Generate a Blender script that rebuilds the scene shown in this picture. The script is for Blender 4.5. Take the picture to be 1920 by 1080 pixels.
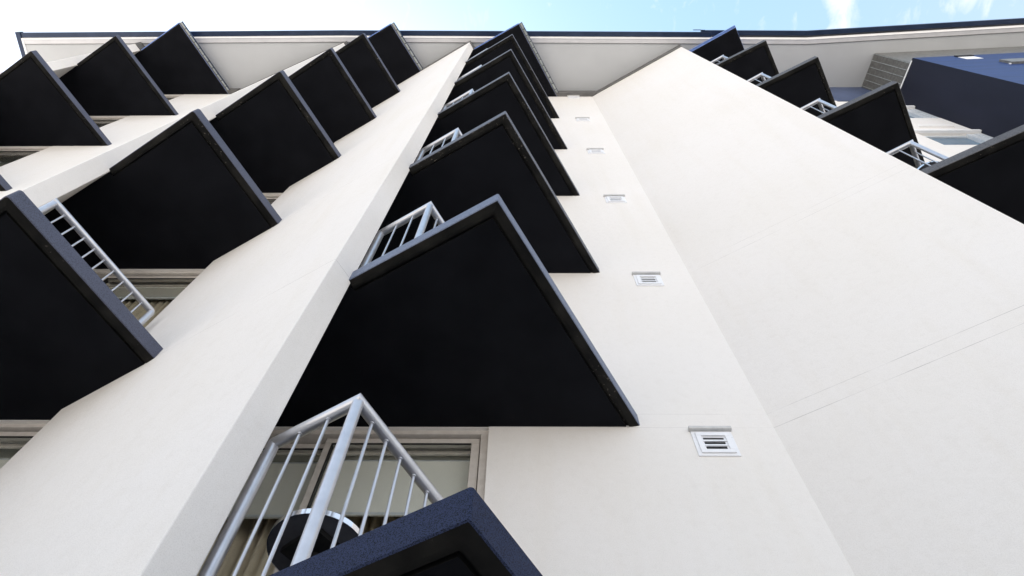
import bpy, bmesh, math, random
from mathutils import Vector, Matrix
random.seed(7)
for o in list(bpy.data.objects): bpy.data.objects.remove(o)
S = bpy.context.scene
C = S.collection
R = math.radians

# ------------------------------------------------------------------ camera
cam_d = bpy.data.cameras.new('camera'); cam = bpy.data.objects.new('camera', cam_d); C.objects.link(cam)
cam_d.sensor_width = 36; cam_d.lens = 24.541; cam_d.clip_start = 0.05; cam_d.clip_end = 3000
rt = Vector((0.999953, 0.004107, 0.008783)); up = Vector((0.000012, -0.906375, 0.422473)); fw = Vector((-0.009696, 0.422453, 0.906333))
cam.matrix_world = Matrix(((rt.x, up.x, -fw.x, 0), (rt.y, up.y, -fw.y, 0), (rt.z, up.z, -fw.z, 1.6), (0, 0, 0, 1)))
S.camera = cam

# ------------------------------------------------------------------ sky and sun (the sun stands behind the building, upper left)
SUN_EL, SUN_AZ = R(58), R(-42)       # azimuth measured from +Y towards +X
W = bpy.data.worlds.new('World'); S.world = W; W.use_nodes = True
nt = W.node_tree; nt.nodes.clear()
N = nt.nodes.new; L = nt.links.new
out = N('ShaderNodeOutputWorld'); bg = N('ShaderNodeBackground'); sky = N('ShaderNodeTexSky')
sky.sky_type = 'NISHITA'; sky.sun_disc = False; sky.sun_elevation = SUN_EL; sky.sun_rotation = SUN_AZ
sky.air_density = 1.0; sky.dust_density = 1.3; sky.ozone_density = 1.0
# thin high haze over the whole sky plus a few torn cirrus wisps
tc = N('ShaderNodeTexCoord')
veil = N('ShaderNodeMixRGB'); vc = N('ShaderNodeMixRGB'); vc.inputs['Color1'].default_value = (3.1, 3.0, 2.9, 1); vc.inputs['Color2'].default_value = (.90, 1.80, 2.3, 1); L(vc.outputs[0], veil.inputs['Color2'])
L(sky.outputs['Color'], veil.inputs['Color1'])
sep = N('ShaderNodeSeparateXYZ'); L(tc.outputs['Generated'], sep.inputs[0])
def mth(op, a, b=None):
    m = N('ShaderNodeMath'); m.operation = op
    for i_, q in enumerate((a, b)):
        if q is None: continue
        if isinstance(q, (int, float)): m.inputs[i_].default_value = q
        else: L(q, m.inputs[i_])
    return m.outputs[0]
L(mth('SUBTRACT', .85, mth('MULTIPLY', sep.outputs['Z'], .35)), veil.inputs['Fac']); L(mth('POWER', mth('MAXIMUM', sep.outputs['Z'], 0.0), 3.0), vc.inputs['Fac'])
zc = mth('MAXIMUM', sep.outputs['Z'], .08)
cx, cy = mth('DIVIDE', sep.outputs['X'], zc), mth('DIVIDE', sep.outputs['Y'], zc)
cmb = N('ShaderNodeCombineXYZ'); L(mth('MULTIPLY', cx, 3.0), cmb.inputs[0]); L(mth('MULTIPLY', cy, 1.5), cmb.inputs[1])
n1 = N('ShaderNodeTexNoise'); n1.inputs['Scale'].default_value = 9.5; n1.inputs['Detail'].default_value = 9; n1.inputs['Roughness'].default_value = .6; n1.inputs['Distortion'].default_value = .6
L(cmb.outputs[0], n1.inputs['Vector'])
def blob(x, y, rx, ry, amp):
    dx = mth('DIVIDE', mth('SUBTRACT', cx, x), rx); dy = mth('DIVIDE', mth('SUBTRACT', cy, y), ry)
    d = mth('ADD', mth('MULTIPLY', dx, dx), mth('MULTIPLY', dy, dy))
    return mth('MULTIPLY', mth('POWER', 2.718, mth('MULTIPLY', d, -1.0)), amp)
bl = mth('ADD', mth('ADD', blob(.425, .02, .026, .07, .44), blob(.60, .03, .045, .035, .26)), blob(.50, .02, .03, .04, .16))
cr = N('ShaderNodeValToRGB'); cr.color_ramp.elements[0].position = .58; cr.color_ramp.elements[1].position = 1.08
L(mth('ADD', n1.outputs['Fac'], bl), cr.inputs['Fac'])
mx = N('ShaderNodeMixRGB'); mx.inputs['Color2'].default_value = (2.9, 2.9, 2.9, 1)
L(cr.outputs['Color'], mx.inputs['Fac']); L(veil.outputs['Color'], mx.inputs['Color1']); L(mx.outputs['Color'], bg.inputs['Color'])
bg.inputs['Strength'].default_value = 0.15
L(bg.outputs[0], out.inputs[0])
sun_d = bpy.data.lights.new('sun', 'SUN'); sun = bpy.data.objects.new('sun', sun_d); C.objects.link(sun)
sun_d.energy = 4.5; sun_d.angle = R(.55); sun_d.color = (1, .955, .88)
sd = Vector((math.sin(SUN_AZ) * math.cos(SUN_EL), math.cos(SUN_AZ) * math.cos(SUN_EL), math.sin(SUN_EL)))
sun.rotation_euler = sd.to_track_quat('Z', 'Y').to_euler(); sun.location = (0, 0, 60)
S.view_settings.view_transform = 'Standard'; S.view_settings.look = 'None'; S.view_settings.gamma = 1
S.view_settings.exposure = 1.54
S.render.engine = 'CYCLES'
S.cycles.max_bounces = 8; S.cycles.diffuse_bounces = 5; S.cycles.transparent_max_bounces = 12

# ------------------------------------------------------------------ materials
def newmat(name):
    m = bpy.data.materials.new(name); m.use_nodes = True; t = m.node_tree; t.nodes.clear()
    o = t.nodes.new('ShaderNodeOutputMaterial'); b = t.nodes.new('ShaderNodeBsdfPrincipled'); t.links.new(b.outputs[0], o.inputs[0])
    return m, t, b
def noisemat(name, c1, c2, scale=8, rough=.8, metal=0, bump=0, bscale=200, spec=.5, detail=4, pos=(.35, .65), coat=0):
    m, t, b = newmat(name); g = t.nodes.new('ShaderNodeNewGeometry')
    n = t.nodes.new('ShaderNodeTexNoise'); n.inputs['Scale'].default_value = scale; n.inputs['Detail'].default_value = detail
    r = t.nodes.new('ShaderNodeValToRGB'); e = r.color_ramp.elements
    e[0].position, e[1].position = pos; e[0].color = (*c1, 1); e[1].color = (*c2, 1)
    t.links.new(g.outputs['Position'], n.inputs['Vector']); t.links.new(n.outputs['Fac'], r.inputs['Fac']); t.links.new(r.outputs['Color'], b.inputs['Base Color'])
    b.inputs['Roughness'].default_value = rough; b.inputs['Metallic'].default_value = metal; b.inputs['Specular IOR Level'].default_value = spec
    if bump:
        n2 = t.nodes.new('ShaderNodeTexNoise'); n2.inputs['Scale'].default_value = bscale; n2.inputs['Detail'].default_value = 3
        bp = t.nodes.new('ShaderNodeBump'); bp.inputs['Strength'].default_value = bump; bp.inputs['Distance'].default_value = .002
        t.links.new(g.outputs['Position'], n2.inputs['Vector']); t.links.new(n2.outputs['Fac'], bp.inputs['Height']); t.links.new(bp.outputs[0], b.inputs['Normal'])
    return m

def stucco(name, zs, tint=(.818, .794, .768)):
    """white render with fine grain, faint stains, patches of trowel mottling and thin horizontal movement joints at heights zs"""
    m, t, b = newmat(name); nn = t.nodes.new; ln = t.links.new
    g = nn('ShaderNodeNewGeometry')
    big = nn('ShaderNodeTexNoise'); big.inputs['Scale'].default_value = .55; big.inputs['Detail'].default_value = 6; big.inputs['Roughness'].default_value = .6
    mp_ = nn('ShaderNodeMapping'); mp_.inputs['Scale'].default_value = (3.2, 3.2, .28)
    st = nn('ShaderNodeTexNoise'); st.inputs['Scale'].default_value = 1.6; st.inputs['Detail'].default_value = 7
    fine = nn('ShaderNodeTexNoise'); fine.inputs['Scale'].default_value = 230; fine.inputs['Detail'].default_value = 2
    med = nn('ShaderNodeTexNoise'); med.inputs['Scale'].default_value = 14; med.inputs['Detail'].default_value = 5
    for n_ in (big, fine, med): ln(g.outputs['Position'], n_.inputs['Vector'])
    ln(g.outputs['Position'], mp_.inputs['Vector']); ln(mp_.outputs[0], st.inputs['Vector'])
    r1 = nn('ShaderNodeValToRGB'); r1.color_ramp.elements[0].position = .3; r1.color_ramp.elements[1].position = .7
    c = tint; r1.color_ramp.elements[0].color = (c[0]*.975, c[1]*.972, c[2]*.963, 1); r1.color_ramp.elements[1].color = (c[0], c[1]*1.002, c[2]*1.012, 1)
    ln(big.outputs['Fac'], r1.inputs['Fac'])
    def mul(a, fac_out, p0, p1, dark):
        rr = nn('ShaderNodeValToRGB'); rr.color_ramp.elements[0].position = p0; rr.color_ramp.elements[1].position = p1
        rr.color_ramp.elements[0].color = (*dark, 1); rr.color_ramp.elements[1].color = (1, 1, 1, 1); ln(fac_out, rr.inputs['Fac'])
        x = nn('ShaderNodeMixRGB'); x.blend_type = 'MULTIPLY'; x.inputs['Fac'].default_value = 1; ln(a, x.inputs['Color1']); ln(rr.outputs['Color'], x.inputs['Color2']); return x.outputs['Color']
    col = mul(r1.outputs['Color'], st.outputs['Fac'], .25, .50, (.978, .972, .958))
    col = mul(col, med.outputs['Fac'], .25, .5, (.975, .972, .968))
    col = mul(col, fine.outputs['Fac'], .3, .55, (.90, .895, .89))
    sp = nn('ShaderNodeSeparateXYZ'); ln(g.outputs['Position'], sp.inputs[0])
    acc = None
    for z, w in zs:
        a = nn('ShaderNodeMath'); a.operation = 'SUBTRACT'; ln(sp.outputs['Z'], a.inputs[0]); a.inputs[1].default_value = z
        bb = nn('ShaderNodeMath'); bb.operation = 'ABSOLUTE'; ln(a.outputs[0], bb.inputs[0])
        cc = nn('ShaderNodeMath'); cc.operation = 'LESS_THAN'; ln(bb.outputs[0], cc.inputs[0]); cc.inputs[1].default_value = w
        if acc is None: acc = cc.outputs[0]
        else:
            d = nn('ShaderNodeMath'); d.operation = 'MAXIMUM'; ln(acc, d.inputs[0]); ln(cc.outputs[0], d.inputs[1]); acc = d.outputs[0]
    if acc is not None:
        mm = nn('ShaderNodeMath'); mm.operation = 'MULTIPLY'; ln(acc, mm.inputs[0])
        rr = nn('ShaderNodeValToRGB'); rr.color_ramp.elements[0].position = .38; rr.color_ramp.elements[1].position = .62
        rr.color_ramp.elements[0].color = (.08, .08, .08, 1); rr.color_ramp.elements[1].color = (.8, .8, .8, 1)
        jn = nn('ShaderNodeTexNoise'); jn.inputs['Scale'].default_value = 2.3; jn.inputs['Detail'].default_value = 5; ln(g.outputs['Position'], jn.inputs['Vector']); ln(jn.outputs['Fac'], rr.inputs['Fac'])
        ln(rr.outputs['Color'], mm.inputs[1])
        x = nn('ShaderNodeMixRGB'); ln(mm.outputs[0], x.inputs['Fac']); ln(col, x.inputs['Color1']); x.inputs['Color2'].default_value = (.2, .19, .18, 1); col = x.outputs['Color']
    ln(col, b.inputs['Base Color']); b.inputs['Roughness'].default_value = .92; b.inputs['Specular IOR Level'].default_value = .25
    bp = nn('ShaderNodeBump'); bp.inputs['Strength'].default_value = .55; bp.inputs['Distance'].default_value = .0025
    ln(fine.outputs['Fac'], bp.inputs['Height'])
    bp2 = nn('ShaderNodeBump'); bp2.inputs['Strength'].default_value = .25; bp2.inputs['Distance'].default_value = .01
    ln(med.outputs['Fac'], bp2.inputs['Height']); ln(bp.outputs[0], bp2.inputs['Normal']); ln(bp2.outputs[0], b.inputs['Normal'])
    return m

def corrugated(name, c, axis_scale, rough=.45, amount=.5):
    m, t, b = newmat(name); g = t.nodes.new('ShaderNodeNewGeometry'); mp_ = t.nodes.new('ShaderNodeMapping'); mp_.inputs['Scale'].default_value = axis_scale
    n = t.nodes.new('ShaderNodeTexNoise'); n.inputs['Scale'].default_value = 1; n.inputs['Detail'].default_value = 4
    r = t.nodes.new('ShaderNodeValToRGB'); e = r.color_ramp.elements; e[0].position, e[1].position = .3, .7
    e[0].color = (*[v*.8 for v in c], 1); e[1].color = (*[v*1.15 for v in c], 1)
    t.links.new(g.outputs['Position'], mp_.inputs[0]); t.links.new(mp_.outputs[0], n.inputs['Vector']); t.links.new(n.outputs['Fac'], r.inputs['Fac']); t.links.new(r.outputs['Color'], b.inputs['Base Color'])
    b.inputs['Roughness'].default_value = rough; b.inputs['Specular IOR Level'].default_value = .12
    bp = t.nodes.new('ShaderNodeBump'); bp.inputs['Strength'].default_value = amount; bp.inputs['Distance'].default_value = .01
    t.links.new(n.outputs['Fac'], bp.inputs['Height']); t.links.new(bp.outputs[0], b.inputs['Normal'])
    return m

def glassmat(name, tint=(.95, .96, .95)):
    m = bpy.data.materials.new(name); m.use_nodes = True; t = m.node_tree; t.nodes.clear()
    o = t.nodes.new('ShaderNodeOutputMaterial'); x = t.nodes.new('ShaderNodeMixShader'); tr = t.nodes.new('ShaderNodeBsdfTransparent'); gl = t.nodes.new('ShaderNodeBsdfGlossy'); f = t.nodes.new('ShaderNodeLayerWeight')
    p = t.nodes.new('ShaderNodeMath'); p.operation = 'POWER'; p.inputs[1].default_value = 4.5; q = t.nodes.new('ShaderNodeMath'); q.operation = 'MULTIPLY_ADD'; q.inputs[1].default_value = .95; q.inputs[2].default_value = .03
    f.inputs['Blend'].default_value = .5
    tr.inputs['Color'].default_value = (*tint, 1); gl.inputs['Roughness'].default_value = .02
    t.links.new(f.outputs['Facing'], p.inputs[0]); t.links.new(p.outputs[0], q.inputs[0])
    t.links.new(q.outputs[0], x.inputs[0]); t.links.new(tr.outputs[0], x.inputs[1]); t.links.new(gl.outputs[0], x.inputs[2]); t.links.new(x.outputs[0], o.inputs[0])
    return m

M = {}
M['stucco'] = stucco('white_render', [])
M['stucco_c'] = stucco('white_render_jointed', [(5.967, .0022), (6.141, .0022), (8.87, .0011), (9.03, .0011)])
M['stucco_cw'] = stucco('white_render_vent_wall', [(5.967, .0007), (6.141, .0007)])
M['stucco_bc'] = stucco('white_render_fin', [(6.02, .0016), (8.93, .0018)])
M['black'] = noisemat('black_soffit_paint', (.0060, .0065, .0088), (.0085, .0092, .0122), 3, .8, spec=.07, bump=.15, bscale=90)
M['rim'] = noisemat('soffit_edge_paint', (.006, .006, .006), (.020, .019, .017), 5, .75, spec=.12, bump=.4, bscale=120, detail=8, pos=(.42, .72))
M['fasc_C0'] = noisemat('speckled_blue_fascia', (.006, .0075, .014), (.027, .038, .084), 240, .75, spec=.15, bump=1.0, bscale=260, detail=3, pos=(.40, .50))
M['fasc_C1'] = noisemat('steel_blue_fascia', (.095, .118, .18), (.155, .185, .265), 90, .6, spec=.4, bump=.7, bscale=150, pos=(.36, .56))
M['fasc_C'] = noisemat('slate_fascia_neutral', (.066, .072, .092), (.125, .134, .165), 60, .6, spec=.4, bump=.7, bscale=150, pos=(.36, .6))
M['fasc_D'] = noisemat('grey_fascia', (.055, .056, .062), (.105, .106, .116), 60, .6, spec=.4, bump=.7, bscale=150, pos=(.36, .6))
M['canopy'] = noisemat('blue_metal_edge', (.13, .22, .50), (.18, .28, .62), 12, .4, metal=.0)
M['fascia'] = noisemat('slate_fascia_paint', (.036, .040, .064), (.072, .080, .124), 130, .62, spec=.5, bump=.9, bscale=170, detail=3, pos=(.36, .56))
M['rail'] = noisemat('satin_aluminium', (.54, .55, .585), (.61, .62, .655), 12, .32, metal=.75, spec=.5, bump=.05)
M['frame'] = noisemat('taupe_aluminium', (.55, .51, .47), (.62, .58, .54), 18, .45, metal=.0)
M['frame2'] = noisemat('pale_aluminium', (.66, .70, .74), (.73, .77, .81), 18, .35, metal=.2)
M['gasket'] = noisemat('black_gasket', (.008, .008, .008), (.014, .014, .014), 20, .6)
M['glass'] = glassmat('window_glass')
M['glass_d'] = noisemat('opaque_blue_grey_glass', (.105, .175, .25), (.13, .205, .285), 1.2, .2, spec=.25)  # opaque blue-grey pane for the stair windows
M['ceiling'] = noisemat('room_ceiling', (.84, .84, .76), (.88, .88, .80), 2, .8)
M['room'] = noisemat('room_wall', (.74, .70, .62), (.78, .74, .66), 2, .9)
M['curtain'] = noisemat('beige_curtain_cloth', (.70, .61, .48), (.78, .69, .55), 9, .85, bump=.3, bscale=400)
M['blind'] = noisemat('pale_roller_blind', (.78, .775, .74), (.82, .815, .78), 3, .85)
M['brown'] = noisemat('brown_curtain_cloth', (.12, .09, .06), (.17, .13, .09), 9, .85)
M['vent'] = noisemat('white_vent_plastic', (.80, .81, .84), (.84, .85, .88), 6, .4)
M['hood'] = noisemat('grey_vent_hood', (.52, .52, .52), (.60, .60, .59), 25, .6, bump=.3)
M['dark'] = noisemat('vent_void', (.006, .006, .008), (.01, .01, .012), 9, .8)
M['eave'] = noisemat('pale_eaves_lining', (.475, .49, .505), (.53, .545, .56), .7, .6)
M['board'] = noisemat('eaves_board', (.60, .60, .62), (.65, .65, .67), 4, .6)
M['white'] = noisemat('bright_white_board', (.86, .86, .87), (.9, .9, .9), 4, .5)
M['gutter'] = noisemat('dark_blue_gutter', (.014, .028, .064), (.022, .038, .082), 3, .35, metal=.2, detail=6)
M['trim'] = noisemat('grey_head_flashing', (.13, .128, .125), (.18, .177, .172), 6, .5, metal=.3, bump=.2)
M['clad'] = corrugated('blue_grey_cladding', (.0135, .0155, .028), (2.0, 2.0, .5), .5, .25)
M['cladfront'] = corrugated('cladding_front_sky_tint', (.016, .042, .155), (1.0, 1.0, 7.0), .42, .35)  # same cladding, with the sky's blue reflection painted into its colour
M['band'] = corrugated('blue_grey_band', (.075, .10, .18), (2, 2, 1), .45, .2)
M['louvre'] = noisemat('grey_louvre_metal', (.17, .17, .165), (.23, .23, .22), 12, .45, metal=.4)
M['strip'] = noisemat('weathered_flashing', (.34, .37, .37), (.52, .55, .55), 9, .5, metal=.4)
M['chrome'] = noisemat('chrome_edge', (.85, .86, .88), (.9, .9, .92), 5, .12, metal=1)
M['tabletop'] = noisemat('charcoal_tabletop', (.085, .088, .10), (.10, .104, .118), 30, .5)
M['plate'] = noisemat('black_plate', (.006, .006, .006), (.01, .01, .01), 30, .5)
M['paving'] = noisemat('concrete_paving', (.36, .335, .31), (.46, .43, .40), .7, .9, bump=.3, bscale=30, detail=8)
M['roofing'] = noisemat('roof_sheet', (.16, .16, .17), (.2, .2, .21), 2, .6)

def flecks(m, scale, lo, hi, col, zone=1.3):
    """paint chips: small light flecks in some stretches of an edge"""
    t = m.node_tree; b = next(n for n in t.nodes if n.type == 'BSDF_PRINCIPLED'); src = b.inputs['Base Color'].links[0].from_socket
    g = t.nodes.new('ShaderNodeNewGeometry'); fac = None
    for sc, a, c in ((scale, lo, hi), (zone, .5, .62)):
        n = t.nodes.new('ShaderNodeTexNoise'); n.inputs['Scale'].default_value = sc; n.inputs['Detail'].default_value = 3; t.links.new(g.outputs['Position'], n.inputs['Vector'])
        r = t.nodes.new('ShaderNodeMapRange'); r.inputs['From Min'].default_value = a; r.inputs['From Max'].default_value = c; t.links.new(n.outputs['Fac'], r.inputs['Value'])
        if fac is None: fac = r.outputs['Result']
        else:
            q = t.nodes.new('ShaderNodeMath'); q.operation = 'MULTIPLY'; t.links.new(fac, q.inputs[0]); t.links.new(r.outputs['Result'], q.inputs[1]); fac = q.outputs[0]
    x = t.nodes.new('ShaderNodeMixRGB'); t.links.new(fac, x.inputs['Fac']); t.links.new(src, x.inputs['Color1']); x.inputs['Color2'].default_value = (*col, 1); t.links.new(x.outputs['Color'], b.inputs['Base Color'])
flecks(M['rim'], 42, .64, .70, (.16, .14, .12))
flecks(M['fasc_C'], 30, .66, .72, (.16, .15, .14), 2)

# ------------------------------------------------------------------ mesh helpers
class MB:
    def __init__(s): s.v = []; s.f = []; s.mi = []; s.sm = []
    def add(s, vs, fs, mi=0, sm=False):
        b = len(s.v); s.v += [tuple(v) for v in vs]
        for f in fs: s.f.append([b + i for i in f]); s.mi.append(mi); s.sm.append(sm)
    def prism(s, poly, z0, z1, mi=0):
        n = len(poly); a = sum(poly[i][0]*poly[(i+1) % n][1] - poly[(i+1) % n][0]*poly[i][1] for i in range(n))
        if a < 0: poly = poly[::-1]
        vs = [(x, y, z0) for x, y in poly] + [(x, y, z1) for x, y in poly]
        fs = [list(range(n))[::-1], list(range(n, 2*n))] + [[i, (i+1) % n, n+(i+1) % n, n+i] for i in range(n)]
        s.add(vs, fs, mi)
    def box(s, x0, x1, y0, y1, z0, z1, mi=0): s.prism([(x0, y0), (x1, y0), (x1, y1), (x0, y1)], z0, z1, mi)
    def mitred(s, a, b, r, ma=None, mb_=None, n=24):
        """tube whose ends are cut by the mitre planes with normals ma, mb_ (through a and b)"""
        a, b = Vector(a), Vector(b); d = (b - a).normalized(); u = d.orthogonal().normalized(); w = d.cross(u); vs = []
        for p, m in ((a, ma), (b, mb_)):
            for i in range(n):
                t = 2*math.pi*i/n; o = (u*math.cos(t) + w*math.sin(t))*r
                if m is not None: o = o - d*(o.dot(m)/d.dot(m))
                vs.append(p + o)
        s.add(vs, [[i, (i+1) % n, n+(i+1) % n, n+i] for i in range(n)], 0, True)
        s.add(vs, [list(range(n))[::-1], list(range(n, 2*n))], 0, False)
    def tube(s, a, b, r, mi=0, n=12, ra=None):
        a, b = Vector(a), Vector(b); d = (b - a).normalized(); u = d.orthogonal().normalized(); w = d.cross(u); vs = []
        for p in (a, b):
            for i in range(n):
                t = 2*math.pi*i/n; vs.append(p + (u*math.cos(t) + w*math.sin(t))*r)
        s.add(vs, [[i, (i+1) % n, n+(i+1) % n, n+i] for i in range(n)], mi, True)
        s.add(vs, [list(range(n))[::-1], list(range(n, 2*n))], mi, False)
    def build(s, name, mats, parent=None, loc=None, bevel=0, seg=2):
        me = bpy.data.meshes.new(name)
        v = s.v if loc is None else [(x-loc[0], y-loc[1], z-loc[2]) for x, y, z in s.v]
        me.from_pydata(v, [], s.f)
        for m in (mats if isinstance(mats, (list, tuple)) else [mats]): me.materials.append(m)
        for p, mi, sm in zip(me.polygons, s.mi, s.sm): p.material_index = mi; p.use_smooth = sm
        me.update()
        o = bpy.data.objects.new(name, me); C.objects.link(o)
        if parent is not None: o.parent = parent
        if loc is not None: o.location = loc
        if bevel:
            md = o.modifiers.new('bevel', 'BEVEL'); md.width = bevel; md.segments = seg; md.limit_method = 'ANGLE'; md.angle_limit = R(40)
        return o
def empty(name, loc=(0, 0, 0)):
    o = bpy.data.objects.new(name, None); C.objects.link(o); o.location = loc; return o
def tag(o, label=None, cat=None, group=None, kind=None):
    for k, v in (('label', label), ('category', cat), ('group', group), ('kind', kind)):
        if v: o[k] = v
    return o
def dup(o, dz, parent):
    c = o.copy(); C.objects.link(c); c.parent = parent
    if parent is o.parent: c.location = o.location + Vector((0, 0, dz))
    for ch in [q for q in list(C.objects) if q.parent is o]: dup(ch, 0, c)
    return c

# ------------------------------------------------------------------ plan of the building (metres; camera stands at the origin)
TH = 29.6
d1 = Vector((math.cos(R(TH)), -math.sin(R(TH))))      # along the front edge of a balcony
d2 = Vector((math.sin(R(TH)), math.cos(R(TH))))       # along its other edge, back to the wall
H = 2.9; Z0 = 3.09; T = .144; ZW = 20.41; ZE = 20.72
V2 = lambda p: Vector((p[0], p[1]))
def zs(k): return Z0 + H*k
zs6 = 20.41

building = empty('apartment_building', (0, 3.2, 0))
tag(building, 'white rendered apartment block with angled fin walls, black balconies and pale eaves', 'building')
building.location = (0, 0, 0)

# fin walls: front face from the outer corner back to the facade, end face 0.19 thick
fins = {
 'BC': dict(P1=(-1.259, 1.839), K=(-3.47, 3.056), mat='stucco_bc'),
 'EB': dict(P1=(-4.480, 1.842), K=(-7.61, 3.12), mat='stucco'),
 'CD': dict(P1=(4.157, 1.966), K=(1.929, 3.208), mat='stucco_c'),
 'F':  dict(P1=(-9.850, 1.846), K=(-12.36, 3.12), mat='stucco'),
}
for n, F in fins.items():
    P1, K = V2(F['P1']), V2(F['K']); F['P2'] = P1 + d2*.194
    dirf = (K - P1).normalized()
    K2 = K + dirf*.9
    I2 = F['P2'] - d1*3.2
    F['poly'] = [P1, F['P2'], F['P2'] - d1*2.5, Vector((-3.34, 3.6)), Vector((-3.47, 3.6)), K] if n == 'BC' else [P1, F['P2'], I2, K2] if n != 'EB' else [P1, F['P2'], F['P2'] - d1*2.9, K + dirf*.5]
    lab = {'BC': 'white fin wall left of the middle stack of balconies', 'EB': 'white fin wall between the two left stacks of balconies',
           'CD': 'broad white fin wall with thin level joints, at the right', 'F': 'white fin wall at the far left end of the building'}[n]
    mb = MB(); mb.prism([tuple(p) for p in F['poly']], 0, ZW)
    w = mb.build('fin_wall', M[F['mat']], building, bevel=.008, seg=3); w['label'] = lab
    # dark head flashing just under the eaves, proud of the wall
    e = .013; q = [P1 - d2*e + d1*e, F['P2'] + d2*.02 + d1*(e+.02), I2 + d2*.02, K2 - d2*e]
    mb = MB(); mb.prism([tuple(p) for p in q], ZW + .003, ZE - .004); mb.build('head_flashing', M['trim'], building)

# back walls facing the street, per bay: y, window right jamb, wall right end, window left jamb
bays = {
 'C': dict(y=3.205, jr=-.227, wr=2.05, jl=-2.78, wl=-3.36, mat='stucco_cw'),
 'B': dict(y=3.148, jr=-3.475, wr=-3.38, jl=-5.75, wl=-7.2, mat='stucco'),
 'E': dict(y=3.120, jr=-8.845, wr=-7.45, jl=-11.3, wl=-12.7, mat='stucco'),
 'D': dict(y=3.03, jr=5.25, wr=7.60, jl=2.9, wl=2.3, mat='stucco'),
}
for n, b in bays.items():
    y = b['y']; mb = MB()
    mb.box(b['jr'], b['wr'], y, y+.26, 0, ZW if n != 'D' else 18.72)
    mb.box(b['wl'], b['jl'], y, y+.26, 0, ZW if n != 'D' else 18.72)
    for k in range(-1, 7):
        z = zs(k) if k < 6 else zs6
        mb.box(b['jl'] + .001, b['jr'] - .001, y+.004, y+.256, max(0, z - .02 if k < 6 else z-.02), z + T - .004 if k < 6 else ZW - .001)
    w = mb.build('wall', M[b['mat']], building)
    if n == 'C': w['label'] = 'white wall with a column of small vents beside the middle balconies'
    if n != 'D':
        mb = MB(); mb.box(b['wl'], b['wr'], y-.105, y+.2, ZW + .003, ZE - .004); mb.build('head_flashing', M['trim'], building)

# ------------------------------------------------------------------ balcony slabs
NA = 6
def inset_line(P, Q, Rr, d, rad=.03):
    """open polyline P-Q-R moved inwards by d, its corner Q rounded (the round shrinks with the inset)"""
    a = (Q - P).normalized(); b = (Rr - Q).normalized(); na = Vector((-a.y, a.x)); nb = Vector((-b.y, b.x))
    p1 = P + na*d; p2 = Q + nb*d
    den = a.x*b.y - a.y*b.x; t = ((p2.x-p1.x)*b.y - (p2.y-p1.y)*b.x)/den
    q = p1 + a*t; r = max(rad - d, .0015); out = []
    for i in range(NA):
        u = i/(NA-1)
        if u == 0: out.append(q - a*r)
        elif u == 1: out.append(q + b*r)
        else:
            c = q - a*r + b*r; ang = u*math.pi/2; out.append(c - b*r*math.cos(ang) + a*r*math.sin(ang))
    return [p1] + out + [Rr + nb*d]

def make_slab(Lp, A, Rp, back, z, top=T, thin=False, mat=None, rad=.03):
    """Lp, A, Rp exposed edges; back = polygon points inside the building; returns slab and soffit parts"""
    Lp, A, Rp = V2(Lp), V2(A), V2(Rp)
    org = (A.x, A.y, z)
    rings = [(0, top), (0, .004), (.004, 0.0)] if not thin else [(0, top), (0, .004), (.004, 0)]
    rings = [(.006, top), (0, top-.006), (0, .006), (.006, 0.0), (.05, -.014), (.072, -.015), (.074, .004), (.09, .004), (.092, -.015)] if not thin else \
            [(.004, top), (0, top-.004), (0, .004), (.004, 0), (.03, -.004)]
    mb = MB(); vs = []
    for d, h in rings:
        for p in inset_line(Lp, A, Rp, d, rad): vs.append((p.x, p.y, z+h))
    fs = []; mi = []; NC = NA + 2
    for i in range(len(rings)-1):
        for j in range(NC-1):
            fs.append([NC*i+j, NC*(i+1)+j, NC*(i+1)+j+1, NC*i+j+1]); mi.append(0 if i < 3 else 1)
    for f, m_ in zip(fs, mi): mb.add([vs[i] for i in f], [[0, 1, 2, 3]], m_)
    # top
    tp = [V2(v) for v in vs[0:NC]] + [V2(p) for p in back]
    mb.add([(p.x, p.y, z+top) for p in tp], [list(range(len(tp)))], 0)
    # end caps (closing the profile at both ends)
    for j in (0, NC-1):
        prof = [vs[NC*i+j] for i in range(len(rings))]; inner = (prof[-1][0], prof[-1][1], z+top)
        mb.add(prof + [inner], [list(range(len(prof)+1))], 0)
    o = mb.build('balcony_slab', [mat or M['fascia'], M['rim']], building, loc=org)
    bm = bmesh.new(); bm.from_mesh(o.data); bmesh.ops.remove_doubles(bm, verts=bm.verts, dist=.0004); bmesh.ops.recalc_face_normals(bm, faces=bm.faces); bm.to_mesh(o.data); bm.free()
    sp = [V2(v) for v in vs[-NC:]] + [V2(p) for p in back]
    mb = MB(); zb = z + rings[-1][1]; mb.prism([tuple(p) for p in sp], zb, zb + .05)
    s = mb.build('soffit', M['black'], o, loc=None)
    me = s.data
    for v in me.vertices: v.co -= Vector(org)
    return o

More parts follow.
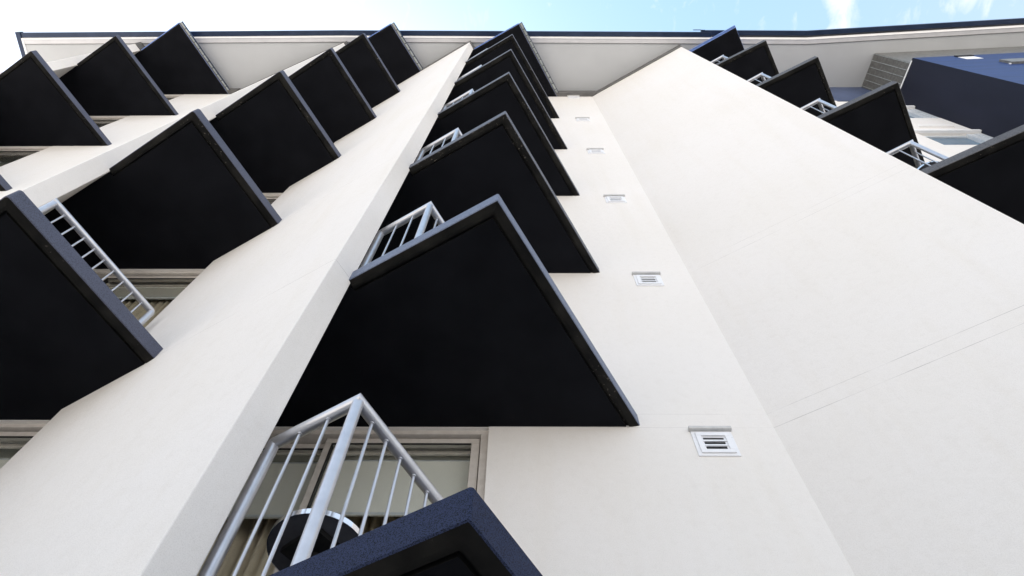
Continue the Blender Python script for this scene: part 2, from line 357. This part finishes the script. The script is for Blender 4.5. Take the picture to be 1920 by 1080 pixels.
stacks = {
 'C': dict(A=(-.138, 1.407), Rp=(.930, 3.213), fin='BC', ks=range(0, 6), A6=(-.0, 1.405), R6=(1.01, 3.21)),
 'B': dict(A=(-3.366, 1.369), Rp=None, fin='EB', ks=range(0, 6), A6=(-3.24, 1.40), R6=None),
 'E': dict(A=(-8.76, 1.395), Rp=(-7.79, 3.13), fin='F', ks=range(0, 6), A6=(-8.62, 1.357), R6=(-7.66, 3.13)),
 'D': dict(A=(5.347, 1.546), Rp=(6.20, 3.04), fin='CD', ks=range(0, 6), A6=(5.48, 1.50), R6=(6.32, 3.04)),
}
def slab_plan(n, six=False):
    s = stacks[n]; F = fins[s['fin']]; P1 = F['P1']; P1 = V2(P1)
    A = V2(s['A6'] if six else s['A'])
    if six:
        Lp = F['P2'] - d1*.02 + d2*.01
        if n == 'D': Lp = V2((4.22, 2.2))
    else: Lp = P1 + d2*.166 - d1*.004
    if n == 'B':
        Rp = V2((-2.666, 2.612)) + V2((.012, .02)) if not six else V2((-2.55, 2.56))
        back = [V2((-3.46, 3.07)), V2((-3.50, 3.152)), V2((-6.3, 3.152)), F['P2'] - d1*.03 - d2*.02]
    else:
        y = bays[n]['y'] + .004
        Rp = V2(s['R6'] if six else s['Rp'])
        xi = (F['P2'].x) - (y - F['P2'].y)/math.tan(R(TH))
        back = [V2((xi - .05, y)), F['P2'] - d1*.03 - d2*.02]
        if n == 'D': back[0] = V2((2.6, y))
    return Lp, A, Rp, back
slabs = {}
for n in stacks:
    Lp, A, Rp, back = slab_plan(n)
    s0 = make_slab(Lp, A, Rp, back, zs(0), mat={'C': M['fasc_C'], 'D': M['fasc_D']}.get(n), rad=.012 if n in 'CD' else .03); slabs[n, 0] = s0
    for k in range(1, 6): slabs[n, k] = dup(s0, H*k, building)
    if n == 'C':
        for k in (0, 1): slabs[n, k].data = slabs[n, k].data.copy(); slabs[n, k].data.materials[0] = M['fasc_C%d' % k]
        slabs[n, 0]['label'] = 'lowest balcony slab with speckled deep blue edge'; slabs[n, 1]['label'] = 'balcony slab with steel blue edge over the lowest window'
    Lp, A, Rp, back = slab_plan(n, True)
    s6 = make_slab(Lp, A, Rp, back, zs6, top=.075, thin=True, mat=M['canopy'], rad=.004); slabs[n, 6] = s6
    s6.name = 'roof_canopy_slab'; s6['label'] = 'thin top canopy slab under the eaves with weathered flashing strip'
    # stepped flashing on the top slab's inner edge: dark gap, segmented strip, thin dark line
    mb = MB(); e = (Rp - A); ln_ = e.length; e = e.normalized(); nn_ = Vector((-e.y, e.x))
    def strip(a, b, off, w, z0, z1, mi):
        p = A + e*a - nn_*off*-1; q = A + e*b + nn_*off
        pp = [A + e*a + nn_*off, A + e*b + nn_*off, A + e*b + nn_*(off+w), A + e*a + nn_*(off+w)]
        mb.prism([tuple(x) for x in pp], z0, z1, mi)
    z = zs6 + .01
    strip(.0, ln_-.01, -.03, .03, z, z+.03, 0)
    m_ = int(ln_/.17); st_ = (ln_ - .02)/m_
    for i in range(m_): strip(.01 + i*st_, .01 + (i+1)*st_ - .018, -.078, .047, z+.008, z+.03, 1)
    strip(.0, ln_-.01, -.09, .011, z-.004, z+.05, 2)
    strip(.0, ln_-.01, -.078, .05, z+.032, z+.04, 2)
    if n == 'D': mb = MB()
    e = (A - Lp); ln_ = e.length; e = e.normalized(); nn_ = Vector((-e.y, e.x))
    w_ = .05 if n == 'D' else .018
    pp = [Lp, A, A - nn_*w_ + e*.0, Lp - nn_*w_]; mb.prism([tuple(x) for x in pp], z+.0, z+.055, 3)
    o = mb.build('flashing_strip', [M['trim'], M['strip'], M['gutter'], M['canopy']], s6)
    for v in o.data.vertices: v.co -= s6.location

# ------------------------------------------------------------------ railings (each a part of the building; posts, bars and handrail below it)
def make_railing(corner, nfront, lfront, lside, z, side_posts, name_parts=True, n_side=None):
    """corner = plan position of the outer corner post; front run goes back along -d1, side run along d2"""
    c = V2(corner); zt = z + 1.1; org = Vector((c.x, c.y, z))
    r = bpy.data.objects.new('railing', None); C.objects.link(r); r.parent = building; r.location = org
    def P(a, b, h): p = d1*(-a) + d2*b; return (p.x, p.y, h)
    def part(nm, a, b, rad, n=14):
        mb = MB(); mb.tube(a, b, rad, n=n); return mb.build(nm, M['rail'], r)
    D1 = Vector((-d1.x, -d1.y, 0)); D2 = Vector((d2.x, d2.y, 0)); down = Vector((0, 0, -1))
    mb = MB(); mb.mitred(P(0, 0, 1.1), P(lfront, 0, 1.1), .031, (D1 - D2).normalized(), (D1 - down).normalized()); mb.build('handrail', M['rail'], r)
    mb = MB(); mb.mitred(P(0, 0, 1.1), P(0, lside, 1.1), .031, (D2 - D1).normalized(), (D2 - down).normalized() if side_posts else None); mb.build('handrail', M['rail'], r)
    mb = MB(); mb.mitred(P(lfront, 0, 0), P(lfront, 0, 1.1), .0295, None, (D1 - down).normalized()); mb.build('post', M['rail'], r)
    if side_posts: mb = MB(); mb.mitred(P(0, lside, 0), P(0, lside, 1.1), .0295, None, (D2 - down).normalized()); mb.build('post', M['rail'], r)
    part('post', P(0, 0, 0), P(0, 0, 1.085), .0275, 24)
    for q in ((0, 0), (lfront, 0)) + (((0, lside),) if side_posts else ()):
        mb = MB(); mb.tube(P(q[0], q[1], -.002), P(q[0], q[1], .009), .055, n=24); mb.build('base_flange', M['rail'], r)
    mb = MB(); mb.tube(P(0, 0, .08), P(lfront, 0, .08), .011, n=10); mb.tube(P(0, 0, .08), P(0, lside, .08), .011, n=10); mb.build('bottom_rail', M['rail'], r)
    def bars(pts):
        for p in pts:
            a, b = P(p[0], p[1], .08), P(p[0], p[1], 1.085)
            mb = MB(); mb.tube(a, b, .008, n=10)
            mb.tube((b[0], b[1], 1.062), (b[0], b[1], 1.085), .0125, n=10)
            mb.build('baluster', M['rail'], r)
    pts = [(lfront*(i+1)/(nfront+1), 0) for i in range(nfront)]
    ns = n_side or int(round(lside/.121)) - 1
    pts += [(0, lside*(i+1)/(ns+1)) for i in range(ns)]
    bars(pts)
    return r
zt0 = zs(0) + T
cC = (-.750, 1.860)
rC = make_railing(cC, 2, .50, 1.31, zt0, False)
for k in range(1, 6): dup(rC, H*k, building)
cB = (-3.925, 1.830)
rB = make_railing(cB, 4, .60, 1.19, zt0, True, n_side=9)
for k in range(1, 6): dup(rB, H*k, building)
cE = (-9.40, 1.83)
rE = make_railing(cE, 4, .60, 1.36, zt0, False)
for k in range(1, 6): dup(rE, H*k, building)
cD = (4.80, 2.020)
rD = make_railing(cD, 2, .50, 1.10, zt0, False)
for k in range(1, 6): dup(rD, H*k, building)

# ------------------------------------------------------------------ sliding windows with rooms behind
def make_window(b, z0, z1):
    """full height sliding window in the opening jl..jr, recessed behind the wall face"""
    y = b['y'] + .035; xl, xr = b['jl'], b['jr']; org = (xr, y, z0)
    mb = MB()
    mb.box(xl+.002, xr-.002, y, y+.14, z1-.062, z1-.002)             # head
    mb.box(xr-.058, xr-.002, y+.001, y+.139, z0+.002, z1-.063)        # right jamb
    mb.box(xl+.002, xl+.058, y+.001, y+.139, z0+.002, z1-.063)
    mb.box(xl+.059, xr-.059, y+.002, y+.138, z0+.002, z0+.05)
    mb.box(xl+.059, xr-.10, y+.118, y+.137, z1-.15, z1-.11)            # inner track behind the sash
    w = mb.build('window', M['frame'], building, loc=org, bevel=.003, seg=2)
    mid = xr - 1.20
    def sash(a, c, yy):
        s = MB(); zt = z1 - .078; zb = z0 + .055
        s.box(a, c, yy, yy+.045, zt-.055, zt); s.box(a, c, yy, yy+.045, zb, zb+.07)
        s.box(c-.062, c, yy+.001, yy+.044, zb+.071, zt-.056); s.box(a, a+.05, yy+.001, yy+.044, zb+.071, zt-.056)
        o = s.build('sash', M['frame'], w, bevel=.004)
        g = MB(); g.box(a+.052, c-.064, yy+.018, yy+.026, zb+.072, zt-.057); gl = g.build('glass', M['glass'], w)
        q = MB(); q.box(a+.05, a+.058, yy-.001, yy+.046, zb+.074, zt-.06); q.box(a+.052, c-.064, yy-.001, yy+.012, zt-.063, zt-.0565); ga = q.build('gasket', M['gasket'], w)
        for oo in (o, gl, ga):
            for v in oo.data.vertices: v.co -= Vector(org)
    sash(mid - .03, xr - .066, y + .03); sash(xl + .066, mid + .03, y + .08)
    return w
for n, b in bays.items():
    w0 = make_window(b, zs(0) + T, zs(1))
    for k in range(1, 5): dup(w0, H*k, building)
    make_window(b, zs(5) + T, zs6 - .02)
# rooms: one floor plate per storey (its underside is the ceiling), side and back walls
def rooms(x0, x1, y0):
    for k in range(-1, 7):
        z = (zs(k) if k < 6 else zs6)
        mb = MB(); mb.box(x0, x1, y0, 8.2, z - .10, z + T - .02); o = mb.build('floor_plate', M['ceiling'], building)
    mb = MB(); mb.box(x0, x1, 8.2, 8.4, 0, ZW); 
    mb.box(x0-.12, x0, y0, 8.4, 0, ZW); mb.box(x1, x1+.12, y0, 8.4, 0, ZW)
    mb.build('room_partition', M['room'], building)
rooms(-3.10, 2.2, 3.47); rooms(-7.15, -3.30, 3.47); rooms(-12.6, -7.45, 3.47); rooms(2.6, 8.9, 3.47)

# ------------------------------------------------------------------ vents beside the middle stack
def make_vent(z):
    y = 3.205; xa, xb = 1.288, 1.59; za, zb = z-.367, z-.083
    org = ((xa+xb)/2, y, za)
    mb = MB()
    # outer flange frame, with a hole
    def ring(x0, x1, z0, z1, w, ya, yb):
        mb.box(x0, x1, ya, yb, z1-w, z1); mb.box(x0, x1, ya, yb, z0, z0+w); mb.box(x0, x0+w, ya+.0003, yb, z0+w+.0002, z1-w-.0002); mb.box(x1-w, x1, ya+.0003, yb, z0+w+.0002, z1-w-.0002)
    ring(xa, xb, za, zb, .075, y-.010, y+.004)
    ring(xa+.026, xb-.026, za+.026, zb-.026, .036, y-.022, y-.0103)
    v = mb.build('vent', M['vent'], building, loc=org, bevel=.0015, seg=1)
    s = MB()
    g0, g1 = za+.062, zb-.062
    for i in (1, 2):
        h = g0 + (g1-g0)*i/3
        s.box(xa+.0625, xb-.0625, y-.016, y-.0045, h-.008, h+.008)
    o = s.build('louvre', M['vent'], v)
    k = MB(); k.box(xa+.06, xb-.06, y-.004, y-.0005, za+.06, zb-.06); kk = k.build('vent_void', M['dark'], v)
    h = MB(); h.box(xa-.012, xb+.008, y-.038, y+.01, zb+.004, zb+.036); hh = h.build('vent_hood', M['hood'], v, bevel=.006)
    for oo in (o, kk, hh):
        for q in oo.data.vertices: q.co -= Vector(org)
    return v
v0 = make_vent(zs(1))
for k in range(1, 5): dup(v0, H*k, building)
v6 = dup(v0, 14.49, building)

# ------------------------------------------------------------------ eaves: lining, boards, gutter
KX = 7.44
def eline(off, xs=(-12.95, 0, KX)):
    """front lines of the eaves; the roof turns slightly towards the street right of KX"""
    return [(-12.95, 1.60 + off), (-4.6, 1.570 + off), (KX, 1.665 + off), (13.0, 1.375 + off), (19.5, 1.03 + off)]
def strip_prism(mb, o0, o1, z0, z1, mi=0, x0=None, x1=None):
    def cl(line):
        if x0 is None and x1 is None: return line
        def yat(x):
            for (a, ya), (b, yb) in zip(line, line[1:]):
                if a <= x <= b: return ya + (yb-ya)*(x-a)/(b-a)
        lo = x0 if x0 is not None else line[0][0]; hi = x1 if x1 is not None else line[-1][0]
        return [(lo, yat(lo))] + [p for p in line if lo < p[0] < hi] + [(hi, yat(hi))]
    A, B = cl(eline(o0)), cl(eline(o1))
    for (a, b, c, d) in zip(A, A[1:], B[1:], B): mb.prism([a, b, c, d], z0, z1, mi)
roof = MB()
strip_prism(roof, .02, 7.0, ZE + .10, ZE + .30)
ro = roof.build('roof', M['roofing'], building)
mb = MB(); strip_prism(mb, .285, 3.2, ZE, ZE + .05); e = mb.build('eaves_lining', M['eave'], ro); e['label'] = 'pale grey lining under the eaves'
mb = MB(); strip_prism(mb, .165, .281, ZE - .014, ZE + .05); mb.build('eaves_board', M['board'], ro)
mb = MB(); strip_prism(mb, .275, .288, ZE - .018, ZE - .0145); mb.build('eaves_bead', M['trim'], ro)
mb = MB()                                                          # white board under the gutter, splayed outwards to catch more light
a_, b_ = eline(.120), eline(.164)
for p, q, u, v in zip(a_, a_[1:], b_[1:], b_):
    mb.add([(p[0], p[1], ZE+.030), (q[0], q[1], ZE+.030), (u[0], u[1], ZE-.030), (v[0], v[1], ZE-.030), (p[0], p[1], ZE+.09), (q[0], q[1], ZE+.09), (u[0], u[1], ZE+.09), (v[0], v[1], ZE+.09)],
           [[3, 2, 1, 0], [4, 5, 6, 7], [0, 1, 5, 4], [2, 3, 7, 6], [1, 2, 6, 5], [3, 0, 4, 7]])
mb.build('white_fascia', M['white'], ro)
mb = MB(); strip_prism(mb, .0, .118, ZE + .005, ZE + .13, x0=-12.95, x1=4.97); g1 = mb.build('gutter', M['gutter'], ro, bevel=.006)
mb = MB(); strip_prism(mb, -.045, .073, ZE + .011, ZE + .13, x0=4.80); g2 = mb.build('gutter', M['gutter'], ro, bevel=.006)
mb = MB(); mb.box(4.50, 4.70, 1.585, 1.60, ZE+.02, ZE+.10); mb.box(4.70, 4.80, 1.59, 1.66, ZE+.02, ZE+.10); mb.build('gutter_outlet', M['gutter'], ro)
mb = MB(); mb.prism([(-13.07, 1.58), (-12.952, 1.58), (-12.952, 8.4), (-13.07, 8.4)], ZE - .02, ZE + .13); mb.build('gutter', M['gutter'], ro)
mb = MB(); mb.prism([(-12.950, 1.73), (-12.905, 1.73), (-12.905, 8.4), (-12.950, 8.4)], ZE - .028, ZE + .05); mb.build('white_fascia', M['white'], ro)
# left end wall of the building
mb = MB(); mb.box(-12.86, -12.72, 3.1, 8.5, 0, ZE - .005); mb.build('wall', M['stucco'], building)

# ------------------------------------------------------------------ right wing: stair windows, dark cladding, louvre screen
y = 3.03
# white wall with two openings (upper and lower window), the rest plain
mb = MB(); Yb = y + .26
wins = [(15.21, 14.25), (17.71, 16.66), (12.70, 11.75), (10.2, 9.25), (7.7, 6.75)]   # head, sill
wins.sort()
zprev = 0
wins2 = sorted([(s, h) for h, s in wins])
for s_, h_ in wins2:
    mb.box(7.60, 9.10, y, Yb, zprev, s_); zprev = h_
    mb.box(7.60, 7.72, y+.0005, Yb, s_, h_); 
mb.box(7.60, 9.10, y, Yb, zprev, 18.60)
ww = mb.build('wall', M['stucco'], building); ww['label'] = 'white wall with stair windows at the right'
def stair_window(s_, h_):
    org = (8.3, y, s_); m2 = MB(); a, c = 7.722, 9.02
    m2.box(a, a+.05, y+.05, y+.12, s_+.002, h_-.002); m2.box(c-.34, c-.20, y+.012, y+.12, s_+.002, h_-.002); m2.box(c-.185, c-.001, y+.004, y+.12, s_+.002, h_-.002)
    m2.box(a+.051, c-.341, y+.05, y+.12, h_-.07, h_-.002); m2.box(a+.051, c-.341, y+.05, y+.12, s_+.002, s_+.04)
    w = m2.build('stair_window', M['frame2'], building, loc=org, bevel=.003)
    g = MB(); g.box(a+.051, c-.341, y+.085, y+.095, s_+.041, h_-.071); gg = g.build('glass', M['glass_d'], w)
    t = MB(); t.box(c-.20, c-.185, y+.06, y+.12, s_+.002, h_-.002); tt = t.build('gasket', M['gasket'], w)
    hd = MB(); hd.box(7.60, 8.965, y-.055, y+.02, h_+.005, h_+.085); hh = hd.build('window_hood', M['white'], w, bevel=.006)
    ld = MB(); ld.box(8.02, 8.72, y-.045, y+.01, h_+.50, h_+.555); ll = ld.build('ledge', M['white'], w, bevel=.006)
    for oo in (gg, tt, hh, ll):
        for q in oo.data.vertices: q.co -= Vector(org)
    return w
for s_, h_ in wins2: stair_window(s_, h_)
# blue-grey band under the eaves
mb = MB(); mb.box(5.0, 9.24, y+.002, Yb, 18.725, ZE - .004); bb = mb.build('band_cladding', M['band'], building); bb['label'] = 'blue grey band of cladding under the eaves'
# dark cladding volume
f0, f1, f2 = (9.16, 2.045), (8.97, 3.034), (8.97, 8.4)
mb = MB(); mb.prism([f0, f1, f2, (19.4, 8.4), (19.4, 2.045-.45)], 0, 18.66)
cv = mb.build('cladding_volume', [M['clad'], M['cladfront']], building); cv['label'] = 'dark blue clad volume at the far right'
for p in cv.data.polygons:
    if p.normal.y < -.9: p.material_index = 1  # street-facing side gets the painted sky reflection
mb = MB(); mb.prism([(9.25, 2.176), (9.09, 3.028), (9.09, 8.3), (19.3, 8.3), (19.3, 1.75)], 18.664, ZE - .005)
lv = mb.build('louvre_screen', M['louvre'], building); lv['label'] = 'grey ribbed louvre screen above the dark cladding'
mb = MB(); a = Vector((9.25, 2.176)); c_ = Vector((9.09, 3.028)); e = (c_-a).normalized(); nrm = Vector((-abs(e.y), e.x if e.x < 0 else -e.x)); nrm = Vector((-e.y, e.x)); ln_ = (c_-a).length
for i in range(6):
    t0 = .01 + i*ln_/5.3
    p = a + e*t0; q = a + e*(t0+.012)
    mb.prism([tuple(p), tuple(q), tuple(q + nrm*.016), tuple(p + nrm*.016)], 18.67, ZE - .01, 1)
nrib = 34
for i in range(nrib):
    z = 18.69 + i*(ZE-18.72)/nrib
    p = a + e*.005; q = a + e*(ln_-.005)
    mb.prism([tuple(p + nrm*-.002), tuple(q + nrm*-.002), tuple(q + nrm*.010), tuple(p + nrm*.010)], z, z+.026, 0)
rb = mb.build('louvre_blades', [M['louvre'], M['strip']], lv)
mb = MB(); g0, g1 = Vector(f0), Vector(f1); o_ = Vector((-.985, -.18))*.012; p = g0 + (g1-g0)*.06; mb.prism([tuple(p), tuple(g1), tuple(g1 + o_), tuple(p + o_)], 18.618, 18.655); mb.build('cap_trim', M['white'], lv)
# small windows in the clad front
def fy(x): return 2.045 + (x-9.16)*(-.45/10.24)
mb = MB()
for x0, x1, za, zb, mi, oo in ((10.06, 10.42, 18.05, 18.42, 0, .004), (10.05, 10.43, 18.425, 18.56, 1, .022)):
    mb.prism([(x0, fy(x0)-oo), (x1, fy(x1)-oo), (x1, fy(x1)+.1), (x0, fy(x0)+.1)], za, zb, mi)
w = mb.build('slot_window', [M['white'], M['dark']], building); w['label'] = 'small bright slot window in the cladding front'
mb = MB()
x0, x1 = 10.42, 13.5
mb.prism([(x0, fy(x0)-.05), (x1, fy(x1)-.05), (x1, fy(x1)+.1), (x0, fy(x0)+.1)], 17.08, 17.50, 0)
mb.prism([(x0-.03, fy(x0)-.02), (x0-.002, fy(x0)-.02), (x0-.002, fy(x0)+.1), (x0-.03, fy(x0)+.1)], 17.07, 17.12, 1)
w = mb.build('window_hood', [M['louvre'], M['white']], building); w['label'] = 'long grey window hood on the cladding front'

# ------------------------------------------------------------------ things standing on or hanging in the building
def table(cx, cy, zb, rad, hgt, label, ang=0):
    t = empty('round_table', (cx, cy, zb)); tag(t, label, 'table', 'small round tables on balconies')
    n = 64
    def disc(nm, r0, r1, z0, z1, mat, bev=0):
        mb = MB(); vs = [(math.cos(2*math.pi*i/n)*r1, math.sin(2*math.pi*i/n)*r1, z) for z in (z0, z1) for i in range(n)]
        if r0 == 0:
            mb.add(vs, [list(range(n))[::-1], list(range(n, 2*n))]); mb.add(vs, [[i, (i+1) % n, n+(i+1) % n, n+i] for i in range(n)], 0, True)
        else:
            vs += [(math.cos(2*math.pi*i/n)*r0, math.sin(2*math.pi*i/n)*r0, z) for z in (z0, z1) for i in range(n)]
            for i in range(n):
                j = (i+1) % n
                mb.add(vs, [[i, j, n+j, n+i]], 0, True); mb.add(vs, [[2*n+j, 2*n+i, 3*n+i, 3*n+j]], 0, True); mb.add(vs, [[j, i, 2*n+i, 2*n+j], [n+i, n+j, 3*n+j, 3*n+i]])
        return mb.build(nm, mat, t)
    disc('tabletop', 0, rad-.004, hgt-.022, hgt, M['tabletop'])
    disc('rim', rad-.0035, rad, hgt-.028, hgt+.002, M['chrome'])
    mb = MB(); s = rad*.50; ca, sa = math.cos(ang), math.sin(ang)
    q = [(ca*x - sa*y_, sa*x + ca*y_) for x, y_ in ((-s, -s), (s, -s), (s, s), (-s, s))]
    mb.prism(q, hgt-.05, hgt-.023); mb.build('mounting_plate', M['plate'], t)
    mb = MB(); mb.tube((0, 0, .02), (0, 0, hgt-.051), .022, n=20); mb.build('pedestal', M['plate'], t)
    disc('base', 0, rad*.7, 0, .02, M['plate'])
    return t
table(-.905, 2.385, zt0, .222, .72, 'round dark table with chrome rim behind the lowest middle railing', R(52))
table(4.90, 2.36, zs(2)+T, .22, .70, 'round table with pale rim behind the lowest right railing', R(12))

def curtain(x0, x1, yy, z0, z1, label, mat, wave=.085, amp=.028):
    n = int((x1-x0)/wave*8); vs = []
    for i in range(n+1):
        x = x0 + (x1-x0)*i/n; a = 2*math.pi*(x-x0)/wave
        w = amp*math.sin(a + .7*math.sin(a*.37)) * (.75 + .35*math.sin(a*.21+1))
        vs.append((x, yy + w))
    mb = MB(); P = [(x, y_, z0) for x, y_ in vs] + [(x, y_, z1) for x, y_ in vs]
    mb.add(P, [[i, i+1, n+2+i, n+1+i] for i in range(n)], 0, True)
    org = Vector(((x0+x1)/2, yy, z1))
    o = mb.build('curtain', mat, None)
    for v in o.data.vertices: v.co -= org
    o.location = org
    md = o.modifiers.new('solid', 'SOLIDIFY'); md.thickness = .003
    tag(o, label, 'curtain', 'curtains behind the balcony windows'); return o
curtain(-2.7, -.30, 3.62, zt0+.02, zs(1)-.105, 'beige curtain behind the lowest middle window, below the pale ceiling', M['curtain'])
curtain(-5.6, -3.52, 3.50, zs(1)+T+.02, zs(2)-.105, 'beige pleated curtain seen through the railing at the left', M['curtain'])
curtain(-11.2, -8.95, 3.50, zs(3)+T+.02, zs(4)-.20, 'brown curtain in the window at the far left edge', M['brown'])

def blind(x0, x1, yy, z0, z1, label):
    mb = MB(); mb.tube((x0, yy+.02, z1-.03), (x1, yy+.02, z1-.03), .022, n=16); org = ((x0+x1)/2, yy, z1)
    t = empty('roller_blind', org); tag(t, label, 'blind', 'roller blinds in the windows')
    def fin(o):
        for v in o.data.vertices: v.co -= Vector(org)
    if z1 - z0 < .1: mb.box(x0, x1, yy-.12, yy-.003, z0+.005, z1)
    fin(mb.build('roller', M['blind'] if z1 - z0 < .1 else M['frame2'], t))
    mb = MB(); mb.box(x0+.005, x1-.005, yy, yy+.002, z0, z1-.03); fin(mb.build('fabric', M['blind'], t))
    mb = MB(); mb.box(x0+.004, x1-.004, yy-.007, yy+.009, z0-.028, z0); fin(mb.build('hem_bar', M['frame2'], t, bevel=.003))
blind(-1.40, -.31, 3.425, 5.29, 5.875, 'pale roller blind in the right pane of the lowest middle window')
blind(-2.70, -1.43, 3.45, 5.29, 5.875, 'pale roller blind in the left pane, behind the lowest corner post')
blind(-5.65, -3.54, 3.44, 8.72, 8.79, 'short pale roller blind above the pleated curtain at the left')
blind(-5.65, -3.54, 3.42, 4.6, 5.875, 'long pale roller blind in the window at the lower left edge')

# ------------------------------------------------------------------ ground
mb = MB(); mb.add([(-400, -400, 0), (400, -400, 0), (400, 400, 0), (-400, 400, 0)], [[0, 1, 2, 3]])
g = mb.build('ground', M['paving']); g['kind'] = 'structure'
